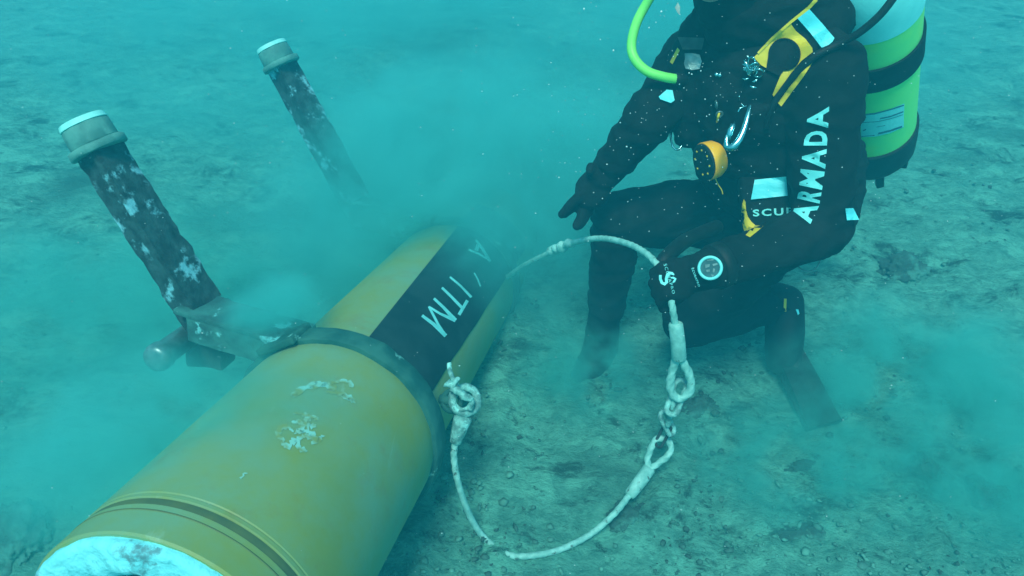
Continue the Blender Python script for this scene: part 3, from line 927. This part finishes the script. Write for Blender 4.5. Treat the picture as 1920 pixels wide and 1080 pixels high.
# D-rings that stand clear of the suit
d0 = 1.60
bm = bmesh.new()
tube(bm, spline([P(1256, 238, d0), P(1258, 262, d0), P(1264, 278, d0), (P(1273, 280, d0)), P(1281, 268, d0), P(1284, 256, d0)], 6), .0022, 8)
tube(bm, spline([P(1262, 240, d0 + .01), P(1258, 256, d0), P(1261, 276, d0)], 6), .002, 8)
obj('waist_hook', bm, M['chrome'], vest)
bm = bmesh.new()
tube(bm, spline([P(1488, 492, 1.56), P(1502, 504, 1.55), P(1517, 509, 1.55), P(1530, 503, 1.55), P(1537, 490, 1.55), P(1536, 474, 1.56)], 6), .0014, 8)
obj('d_ring', bm, M['steel_dull'], vest)
# strap to the waist
bm = bmesh.new()
tube(bm, spline([P(1345, 425, 1.62), P(1312, 438, 1.57), P(1280, 455, 1.52), P(1250, 482, 1.475), P(1238, 500, 1.47)], 8), .0155, 12)
obj('hanging_strap', bm, M['rubber'], vest)

# gloves
def finger(bm, pts, r0, r1):
    n = len(pts)
    limb(bm, [(p, r0 + (r1 - r0) * i / (n - 1)) for i, p in enumerate(pts)], 12)
bm = bmesh.new()
limb(bm, [(P(1350, 498, 1.43), .043), (P(1318, 508, 1.425), .039)])
pal = P(1272, 520, 1.425)
hx = (P(1236, 534, 1.425) - P(1310, 508, 1.425)).normalized(); hz = tocam(pal); hz = (hz - hx * hz.dot(hx)).normalized(); hy = hz.cross(hx)
ellipsoid(bm, P(1298, 513, 1.43), (hx * .045, hy * .038, hz * .026), 20)
ellipsoid(bm, P(1268, 524, 1.435), (hx * .040, hy * .045, hz * .022), 20)
# four fingers curl round the rope, from the knuckle line on the left edge
for (kx, ky, ex, ey, tx, ty) in ((1243, 500, 1226, 512, 1240, 516), (1240, 518, 1224, 532, 1240, 534), (1243, 536, 1229, 550, 1244, 550), (1250, 553, 1238, 566, 1252, 564)):
    finger(bm, [P(kx + 14, ky - 2, 1.43), P(kx, ky, 1.425), P(ex, ey, 1.445), P(ex + 3, ey + 3, 1.468), P(tx + 10, ty, 1.475)], .0125, .0095)
finger(bm, [P(1290, 540, 1.45), P(1270, 560, 1.46), P(1252, 574, 1.465), P(1244, 578, 1.46)], .014, .0105)
gl = fuse('glove', bm, .0035, 3, disp=.0012, dscale=60, mat=M['suit'], parent=person)
gb = bvh_of([gl])
z4 = lambda x, y: (1190 + x / 6.752, 440 + y / 6.752)
drape('emblem', [strokepoly([z4(*p) for p in [(325, 510), (325, 560), (345, 610), (380, 625), (405, 600), (400, 560), (415, 510), (440, 485), (475, 490), (500, 510)]], [5, 5.5, 5.5, 6, 6, 5.5, 6, 6, 5, 2.5]),
                 strokepoly([z4(*p) for p in [(455, 545), (490, 545), (515, 560), (500, 590), (482, 608)]], [2, 4, 4.5, 4, 2])], gb, M['print'], gl, off=.0025, maxlen=5)
drape('lettering', glyphs('SCUBAPRO', quadmap(z4(365, 375), z4(480, 755), z4(405, 365), z4(512, 740)), bold=.0), gb, M['print'], gl, off=.003, maxlen=5)
bm = bmesh.new()
limb(bm, [(P(1150, 305, 1.65), .041), (P(1130, 330, 1.66), .037)])
ellipsoid(bm, P(1112, 354, 1.665), ((P(1095, 378, 1.66) - P(1128, 330, 1.66)).normalized() * .048, tocam(P(1112, 354, 1.66)) * .022, (P(1095, 378, 1.66) - P(1128, 330, 1.66)).normalized().cross(tocam(P(1112, 354, 1.66))).normalized() * .040), 20)
finger(bm, [P(1108, 352, 1.66), P(1086, 368, 1.655), P(1066, 387, 1.65), P(1053, 402, 1.655)], .0135, .0095)
finger(bm, [P(1110, 360, 1.675), P(1090, 376, 1.675), P(1070, 392, 1.675), P(1058, 402, 1.68)], .0135, .0095)
finger(bm, [P(1112, 366, 1.68), P(1098, 388, 1.68), P(1090, 406, 1.675), P(1081, 424, 1.67)], .0135, .0105)
finger(bm, [P(1116, 370, 1.69), P(1104, 392, 1.69), P(1097, 408, 1.685), P(1088, 422, 1.68)], .013, .010)
finger(bm, [P(1128, 335, 1.65), P(1114, 326, 1.635), P(1108, 314, 1.63), P(1106, 320, 1.62)], .0135, .010)
fuse('glove', bm, .0035, 3, disp=.0012, dscale=60, mat=M['suit'], parent=person)
# boots
def boot(bm, ank, toe, heel):
    limb(bm, [(ank, .048), (heel, .046)]); limb(bm, [(heel, .046), (heel.lerp(toe, .5), .052), (toe, .047)]); limb(bm, [(ank, .045), (heel.lerp(toe, .55), .043)])
bm = bmesh.new()
toeL = P(1469, 672, 1.95)
boot(bm, P(1455, 562, 1.94), toeL, P(1474, 566, 1.945))
bl = fuse('boot', bm, .007, 4, mat=M['rubber'], parent=person)
bb = bvh_of([bl])
drape('boot_tab', [[(1470, 560), (1475, 560), (1474, 584), (1469, 584)]], bb, M['yel'], bl, off=.003, thick=.002)
drape('boot_tab', [[(1492, 580), (1497, 580), (1499, 588), (1496, 591)]], bb, M['refl'], bl, off=.003, thick=.002, fallback=1.93)
bm = bmesh.new()
fa = RA + Vector((-.02, -.04, -.05))
boot(bm, RA, RA + Vector((-.055, -.10, -.10)), RA + Vector((.01, .03, -.07)))
fuse('boot', bm, .007, 4, mat=M['rubber'], parent=person)

# fin
def fin(toe, tip, wdir, label):
    e = empty('swim_fin', toe)
    tag(e, label, 'fin')
    ax = (tip - toe).normalized(); n = ax.cross(wdir).normalized()
    bm = bmesh.new()
    rows = []
    for i in range(13):
        t = i / 12
        c = (toe - ax * .04).lerp(tip, t) + n * .01 * math.sin(t * 3)
        w = .034 + .008 * t
        th = .03 * (1 - t) ** 1.5 + .004
        rows.append([[bm.verts.new(c + wdir * w * (k / 5 - 1) + n * (th * sg + .005 * abs(k / 5 - 1) * sg)) for k in range(11)] for sg in (1, -1)])
    for i in range(12):
        for j in (0, 1):
            for k in range(10):
                bm.faces.new((rows[i][j][k], rows[i][j][k + 1], rows[i + 1][j][k + 1], rows[i + 1][j][k]))
        for k in (0, 10):
            bm.faces.new((rows[i][0][k], rows[i + 1][0][k], rows[i + 1][1][k], rows[i][1][k]))
    for i in (0, 12):
        for k in range(10):
            bm.faces.new((rows[i][0][k], rows[i][0][k + 1], rows[i][1][k + 1], rows[i][1][k]))
    sharp(obj('blade', bm, M['rubber'], e), 40)
    bm = bmesh.new()
    limb(bm, [(toe - ax * .09, .046), (toe - ax * .03, .044), (toe + ax * .02, .026)])
    fuse('foot_pocket', bm, .006, 4, mat=M['rubber'], parent=e)
    bm = bmesh.new()
    for sg in (-1, 1):
        tube(bm, [toe + wdir * .035 * sg, tip + wdir * .043 * sg], [.009, .005], 10)
    obj('side_rail', bm, M['rubber'], e)
fin(P(1492, 700, 1.93), G(1545, 798, .01), (P(1500, 660, 1.97) - P(1440, 676, 1.97)).normalized(), 'black swim fin on the kneeling diver\'s left boot, tip in the silt')

# dive computer on the left wrist
wc0 = tb.ray_cast(CAM, ray(1332, 503).normalized())[0]
g1 = gb.ray_cast(CAM, ray(1332, 503).normalized())[0]
if g1 is not None and (g1 - CAM).length < (wc0 - CAM).length: wc0 = g1
wz = (tocam(wc0) + Vector((-.05, 0, .05))).normalized(); wc = wc0 + wz * .008
dc = empty('dive_computer', wc)
tag(dc, 'round dive computer with white bezel strapped to the diver\'s left wrist', 'dive computer')
dW = (wc - CAM).length / ray(1332, 503).length
r_out = 22.5 / F * dW
def wdisc(z0, z1, r, mat, name):
    bm = bmesh.new(); tube(bm, [wc + wz * z0, wc + wz * (z0 + .001), wc + wz * (z1 - .001), wc + wz * z1], [r * .96, r, r, r * .96], 40)
    return sharp(obj(name, bm, mat, dc))
wdisc(-.010, .005, r_out * 1.02, M['rubber'], 'case')
bm = bmesh.new(); torus(bm, wc + wz * .006, wz, r_out * .90, r_out * .13, 48, 12); obj('bezel', bm, M['print'], dc)
dsp = wdisc(.003, .0065, r_out * .84, M['glass'], 'display')
wb = bvh_of([dsp])
for (x0, y0, x1, y1) in ((1326, 488, 1340, 490), (1322, 496, 1333, 504), (1336, 495, 1345, 500), (1324, 507, 1332, 511), (1338, 506, 1341, 512), (1335, 515, 1338, 518)):
    pass
drape('readout', [[(1326, 487), (1338, 486), (1338, 488), (1326, 489)], [(1322, 496), (1331, 495), (1330, 500), (1323, 503)], [(1336, 495), (1345, 493), (1346, 496), (1337, 499)], [(1324, 506), (1331, 505), (1331, 509), (1325, 510)], [(1337, 503), (1341, 504), (1339, 511), (1336, 510)], [(1334, 516), (1338, 515), (1338, 518), (1335, 519)]], wb, M['steel_dull'], dsp, off=.001)
ub = bvh_of([suit, gl])
bm = bmesh.new()
wax = (LW - LE).normalized(); wcc = LW.lerp(LE, .05)
tube(bm, [wcc + wax * x for x in (-.011, -.010, .012, .013)], [.044, .0465, .0465, .044], 40)
obj('wrist_strap', bm, M['rubber'], dc)
drape('lettering', glyphs('SCUBAPRO', quadmap(z4(715, 425), z4(805, 660), z4(740, 415), z4(832, 655)), bold=.03), bvh_of([suit, gl]), M['print'], person, off=.004, maxlen=5)

# tank
tb0 = P(1632, 268, 1.84)
TA = Vector((-.40, -.36, .845)).normalized()
tx1 = (Vector((1, 0, 0)) - TA * TA.x).normalized(); ty1 = TA.cross(tx1)
tank = empty('scuba_tank', tb0)
tag(tank, 'lime green scuba tank with white shoulder strapped to the diver\'s back', 'tank')
def rev(name, prof, mat, parent, seg=56, smooth=True):
    bm = bmesh.new(); rings = []
    for h_, r in prof:
        rings.append([bm.verts.new(tb0 + TA * h_ + (tx1 * math.cos(2 * math.pi * k / seg) + ty1 * math.sin(2 * math.pi * k / seg)) * r) for k in range(seg)])
    for i in range(len(prof) - 1):
        for k in range(seg):
            bm.faces.new((rings[i][k], rings[i][(k + 1) % seg], rings[i + 1][(k + 1) % seg], rings[i + 1][k]))
    bm.faces.new(rings[0][::-1]); bm.faces.new(rings[-1])
    return sharp(obj(name, bm, mat, parent), 35)
TR = .099
cyl = rev('cylinder', [(.03, TR - .004)] + [(.04 + i * .04, TR) for i in range(12)], M['tank'], tank)
rev('shoulder', [(.455, TR + .0006), (.50, TR + .0005), (.54, TR * .97), (.58, TR * .86), (.61, TR * .66), (.63, TR * .42), (.64, .028), (.67, .026)], M['white'], tank)
rev('boot', [(-.045, .075), (-.040, .085), (-.01, TR + .002), (.03, TR + .005), (.075, TR + .006), (.078, TR + .003), (.078, TR)], M['rubber'], tank)
for k in range(6):
    a = 2 * math.pi * (k + .55) / 6
    r_ = (tx1 * math.cos(a) + ty1 * math.sin(a))
    bm = bmesh.new(); box(bm, tb0 + r_ * .078 - TA * .050, r_, TA, r_.cross(TA), .018, .062, .018, .003)
    obj('boot_foot', bm, M['rubber'], tank)
rev('valve', [(.66, .02), (.67, .028), (.71, .028), (.715, .02)], M['chrome'], tank, 24)
bm = bmesh.new()
seg = 60
rr = []
for i, (dh, dr) in enumerate(((0, .001), (0, .006), (.066, .006), (.066, .001))):
    rr.append([bm.verts.new(tb0 + TA * (.315 + dh - .00 * math.cos(a)) + (tx1 * math.cos(a) + ty1 * math.sin(a)) * (TR + dr)) for a in [2 * math.pi * k / seg for k in range(seg)]])
for i in range(4):
    for k in range(seg):
        j = (i + 1) % 4
        bm.faces.new((rr[i][k], rr[i][(k + 1) % seg], rr[j][(k + 1) % seg], rr[j][k]))
sharp(obj('tank_band', bm, M['vestm'], tank), 40)
cb = bvh_of([cyl])
z5 = lambda x, y: (1560 + x / 3.0, y / 3.0)
drape('sticker', [[z5(*p) for p in [(160, 645), (240, 635), (330, 612), (408, 582), (404, 650), (404, 715), (330, 748), (250, 768), (165, 772)]]], cb, M['print'], cyl, off=.0015, maxlen=8)
def stripe_(y0s, w): return strokepoly([z5(*p) for p in y0s], w)
drape('sticker_print', [stripe_([(165, 648), (240, 640), (330, 616), (404, 592)], 2.2), stripe_([(270, 668), (330, 655), (402, 628)], 2.2), stripe_([(165, 690), (260, 684), (330, 668), (400, 645)], 1.0),
                        stripe_([(260, 752), (330, 735), (395, 712)], 3.2), stripe_([(165, 768), (240, 762)], 1.2), stripe_([(250, 715), (300, 706)], .8), stripe_([(175, 735), (192, 728)], 2)], cb, M['bluestripe'], cyl, off=.0025, maxlen=8)
# hoses
hz_ = empty('regulator_hose', P(1200, 60, 1.5))
tag(hz_, 'lime yellow regulator hose curving out beside the diver\'s right shoulder', 'hose')
bm = bmesh.new()
tube(bm, spline([tb0 + TA * .70, P(1560, -190, 1.28), P(1400, -230, 1.28), P(1280, -110, 1.40), P(1219, -5, 1.47), P(1194, 42, 1.49), P(1184, 84, 1.50), P(1191, 112, 1.50), P(1214, 134, 1.50), P(1244, 144, 1.50), P(1268, 148, 1.505)], 10), .0098, 14)
obj('hose', bm, M['lime'], hz_)
bm = bmesh.new()
tube(bm, [P(1267, 148, 1.505), P(1268, 148, 1.505), P(1290, 150, 1.52), P(1300, 150, 1.53)], [.010, .0125, .0135, .010], 16)
obj('end_fitting', bm, M['rubber'], hz_)
bm = bmesh.new()
tube(bm, spline([P(1722, -70, 1.24), P(1684, -16, 1.25), P(1650, 28, 1.27), P(1610, 62, 1.30), surf(1570, 84, .010), surf(1528, 105, .010), surf(1490, 140, .010), surf(1462, 176, .010), surf(1447, 205, .008), surf(1437, 240, .004)], 8), [.0068] * 50 + [.0055] * 23, 12)
o = obj('inflator_hose', bm, M['rubber'])
tag(o, 'thin black hose running from the tank top down across the yellow shoulder panel', 'hose')

# reel
rx = empty('finger_reel', surf(1330, 302, .03))
tag(rx, 'bright orange yellow reel hanging at the diver\'s belly on a thin cord', 'reel')
rc = surf(1334, 302, .045)
dR = (rc - CAM).length / ray(1334, 302).length
mpx = dR / F
right = Vector((1, 0, 0)); down = Vector((0, -SP, -CP)); fwd = Vector((0, CP, -SP))
axr = (-right * .90 + down * .30 - fwd * .22).normalized()        # black perforated face looks this way
fc = P(1320, 304, dR - .02)
Rr_ = 36 * mpx
xa = (Vector((0, 0, 1)) - axr * axr.z).normalized(); ya = axr.cross(xa)
def rvr(prof, name, mat, par):
    bm = bmesh.new(); rings = []
    for h_, r in prof:
        rings.append([bm.verts.new(fc + axr * h_ + (xa * math.cos(2 * math.pi * k / 40) + ya * math.sin(2 * math.pi * k / 40)) * r) for k in range(40)])
    for i in range(len(prof) - 1):
        for k in range(40):
            bm.faces.new((rings[i][k], rings[i][(k + 1) % 40], rings[i + 1][(k + 1) % 40], rings[i + 1][k]))
    bm.faces.new(rings[0][::-1]); bm.faces.new(rings[-1])
    return sharp(obj(name, bm, mat, par), 30)
rvr([(-.042, Rr_ * .35), (-.040, Rr_ * .6), (-.035, Rr_ * .82), (-.024, Rr_ * .97), (-.004, Rr_ * 1.0), (-.002, Rr_ * .98)], 'shell', M['reel'], rx)
fp = rvr([(-.002, Rr_ * .94), (.000, Rr_ * .95), (.003, Rr_ * .93), (.004, Rr_ * .85), (.004, .004)], 'face_plate', M['rubber'], rx)
for k in range(8):
    a = 2 * math.pi * k / 8 + .2
    c = fc + axr * .0045 + (xa * math.cos(a) + ya * math.sin(a)) * Rr_ * .66
    bm = bmesh.new(); tube(bm, [c - axr * .001, c + axr * .0008], .0023, 10)
    obj('hole_rim', bm, M['yel'], fp)
bm = bmesh.new()
tube(bm, spline([surf(1349, 210, .012), surf(1346, 222, .02), P(1342, 240, dR - .005), P(1336, 266, dR)], 6), .0024, 8)
obj('cord', bm, M['yel'], rx)
bm = bmesh.new()
tube(bm, spline([P(1340, 268, dR), P(1352, 250, dR - .004), P(1360, 238, dR - .006), P(1361, 235, dR - .006), P(1357, 237, dR - .006), P(1347, 254, dR - .004), P(1339, 269, dR)], 5), .0018, 8)
obj('cord', bm, M['yel'], rx)
bm = bmesh.new()
tube(bm, spline([P(1341, 333, dR), P(1346, 345, dR), P(1353, 356, dR - .002), P(1355, 364, dR)], 5), .0011, 8)
obj('cord', bm, M['yel'], rx)
bm = bmesh.new()
torus(bm, surf(1349, 214, .014), (0, 1, .2), .006, .002, 16, 8)
torus(bm, surf(1343, 196, .012), (1, 0, .2), .007, .002, 16, 8)
obj('ring', bm, M['steel_dull'], rx)
# snap hook
sh_ = empty('snap_hook', surf(1380, 240, .03))
tag(sh_, 'polished steel snap hook hanging beside the orange yellow reel', 'hook')
dS = (surf(1385, 235, .03) - CAM).length / ray(1385, 235).length
bm = bmesh.new()
pp = spline([P(1408, 193, dS), P(1403, 215, dS - .004), P(1396, 240, dS - .006), P(1386, 262, dS - .006), P(1374, 275, dS - .004), P(1364, 275, dS), P(1362, 262, dS), P(1366, 246, dS), P(1373, 232, dS)], 6)
n_ = len(pp)
tube(bm, pp, [.0030 + .0050 * math.sin(math.pi * min(1, i / n_ * 1.25)) ** .7 for i in range(n_)], 14)
obj('hook_body', bm, M['chrome'], sh_)
bm = bmesh.new()
tube(bm, [P(1366, 262, dS), P(1368, 252, dS - .002), P(1374, 236, dS - .002), P(1379, 226, dS)], [.003, .0065, .006, .002], 12)
obj('gate', bm, M['chrome'], sh_)
bm = bmesh.new()
tube(bm, spline([surf(1386, 180, .01), P(1388, 190, dS + .004), P(1394, 199, dS)], 5), .0016, 8)
obj('wire_gate', bm, M['chrome'], sh_)
bm = bmesh.new()
tube(bm, spline([surf(1384, 210, .01), P(1388, 203, dS), P(1400, 198, dS), P(1408, 194, dS)], 5), .0016, 8)
obj('wire_gate', bm, M['chrome'], sh_)
bm = bmesh.new()
torus(bm, P(1364, 278, dS), (0, 1, .3), .004, .0018, 14, 8)
obj('swivel', bm, M['chrome'], sh_)

# ------------------------------------------------------------------ particles and bubbles
rnd = random.Random(21)
def specks():
    base = bmesh.new(); bmesh.ops.create_icosphere(base, subdivisions=1, radius=1)
    bv = np.array([v.co[:] for v in base.verts]); bf = np.array([[v.index for v in f.verts] for f in base.faces]); base.free()
    V, Fs = [], []; cnt = 0
    def add(p, r, el=1.0):
        nonlocal cnt
        sc = np.array([rnd.uniform(.6, 1.2) * r * el, rnd.uniform(.6, 1.2) * r, rnd.uniform(.6, 1.2) * r])
        V.append(bv * sc + np.array(p[:])); Fs.append(bf + cnt); cnt += len(bv)
    for i in range(1000):                                   # fine motes everywhere
        d = rnd.uniform(.75, 2.6); px, py = rnd.uniform(-20, 1940), rnd.uniform(-10, 1090)
        p = P(px, py, d)
        if p.z < .05: continue
        add(p, rnd.choice((.0002, .0003, .0003, .0004, .0007)) * d, rnd.uniform(1, 1.8))
    for i in range(260):                                   # denser round the diver
        px = rnd.gauss(1300, 150); py = rnd.gauss(230, 160); d = rnd.uniform(1.15, 1.45)
        add(P(px, py, d), rnd.uniform(.0004, .0009) * d)
    for x, y, r in ((1095, 17, 3), (1150, 95, 3), (1108, 5, 1.5), (1118, 12, 1.4), (1086, 25, 1.2), (1240, 22, 2.5), (1230, 42, 2), (1217, 52, 2), (1246, 30, 1.6), (1163, 230, 2.2), (1175, 275, 2), (1183, 277, 2), (1138, 308, 2), (1048, 333, 2.2), (1080, 322, 1.6), (1160, 335, 1.4), (1148, 352, 1.2), (1211, 225, 1.4), (1292, 137, 2.4), (1297, 139, 2.4), (1314, 133, 2.2), (1274, 158, 1.8), (1015, 282, 1.2), (1330, 215, 1.5), (1325, 218, 1.4), (1322, 186, 1.5)):
        add(P(x, y, 1.30), r / F * 1.30 * .8)
    V = np.concatenate(V); Fs = np.concatenate(Fs)
    me = bpy.data.meshes.new('suspended_particles'); me.from_pydata(V.tolist(), [], Fs.tolist())
    o = link_mesh('suspended_particles', me, M['speck'])
    tag(o, 'tiny pale particles and bubbles drifting in the water', 'particles', kind='stuff')
specks()

# ------------------------------------------------------------------ water haze and silt clouds
def volume_mat(name, color, density, cloud=None):
    m = bpy.data.materials.new(name); m.use_nodes = True
    nt = m.node_tree; n = nt.nodes; l = nt.links
    n.remove(n['Principled BSDF'])
    pv = n.new('ShaderNodeVolumePrincipled')
    pv.inputs['Color'].default_value = color
    pv.inputs['Density'].default_value = density
    pv.inputs['Anisotropy'].default_value = 0.0
    l.new(pv.outputs[0], n['Material Output'].inputs['Volume'])
    if cloud:
        scale, thr, seed = cloud
        tc = n.new('ShaderNodeTexCoord')
        ln = n.new('ShaderNodeVectorMath'); ln.operation = 'LENGTH'
        l.new(tc.outputs['Object'], ln.inputs[0])
        fo = n.new('ShaderNodeMapRange'); fo.interpolation_type = 'SMOOTHSTEP'
        fo.inputs[1].default_value = 1.0; fo.inputs[2].default_value = 0.25; fo.inputs[3].default_value = 0; fo.inputs[4].default_value = 1
        l.new(ln.outputs['Value'], fo.inputs[0])
        nz = n.new('ShaderNodeTexNoise'); nz.inputs['Scale'].default_value = scale; nz.inputs['Detail'].default_value = 6; nz.inputs['Roughness'].default_value = .62
        nz.inputs['Distortion'].default_value = .35
        mp = n.new('ShaderNodeMapping'); mp.inputs['Location'].default_value = (seed, seed * 2, 0)
        geo = n.new('ShaderNodeNewGeometry')
        l.new(geo.outputs['Position'], mp.inputs['Vector']); l.new(mp.outputs[0], nz.inputs['Vector'])
        mr = n.new('ShaderNodeMapRange'); mr.inputs[1].default_value = thr - .04; mr.inputs[2].default_value = thr + .20
        l.new(nz.outputs['Fac'], mr.inputs[0])
        a = n.new('ShaderNodeMath'); a.operation = 'MULTIPLY'; l.new(fo.outputs[0], a.inputs[0]); l.new(mr.outputs[0], a.inputs[1])
        b = n.new('ShaderNodeMath'); b.operation = 'MULTIPLY'; l.new(a.outputs[0], b.inputs[0]); b.inputs[1].default_value = density
        l.new(b.outputs[0], pv.inputs['Density'])
    return m
bm = bmesh.new()
box(bm, (0.2, 2.2, .0), (1, 0, 0), (0, 1, 0), (0, 0, 1), 130, 130, 1)
for v in bm.verts: v.co.z = 1.62 if v.co.z > 0 else -2.6
hz0 = obj('haze', bm, volume_mat('water_haze', HAZE_COLOR, HAZE_DENSITY), smooth=False)
tag(hz0, kind='stuff')
def silt(px, py, z, sx, sy, sz, dens, seed, label, scale=3.0, thr=.45, col=None):
    bm = bmesh.new(); bmesh.ops.create_icosphere(bm, subdivisions=3, radius=1)
    o = obj('silt_cloud', bm, volume_mat('silt', col or SILT_COLOR, dens, (scale, thr, seed)))
    r = ray(px, py); d = (z - H) / r.z
    o.location = CAM + r * d; o.scale = (sx, sy, sz)
    tag(o, label, 'silt cloud', kind='stuff')
silt(870, 330, .26, .82, .80, .36, 11, 1.3, 'pale silt cloud rising over the far half of the yellow cylinder', 4.4, .42)
silt(620, 520, .06, .50, .42, .18, 6, 5.2, 'thin silt veil between the two upright crusted legs', 4.5, .43)
silt(520, 590, .45, .13, .14, .08, 26, 3.4, 'small silt puff hiding the beam between strap and near leg', 8.0, .38)
silt(300, 840, .47, .38, .28, .13, 14, 8.4, 'thin wisp of silt sliding over the left flank of the near casing', 6.0, .42)
silt(900, 60, .20, 3.2, 2.0, .5, 1.9, 6.3, 'faint wide silt veil over the far seabed', 1.6, .40)
silt(200, 640, .06, .95, .90, .22, 7, 4.1, 'pale silt cloud drifting round the foot of the near crusted leg', 4.4, .42, SILT_LOW)
silt(1105, 695, .05, .25, .22, .16, 14, 7.7, 'silt hanging round the diver\'s right shin', 9, .45, SILT_LOW)
silt(1480, 860, .04, .36, .28, .12, 12, 2.9, 'silt puffing up round the swim fin', 10, .47, SILT_LOW)
silt(1770, 760, .08, .52, .50, .20, 18, 9.2, 'silt cloud rolling over the seabed to the right of the diver', 7.5, .47, SILT_LOW)
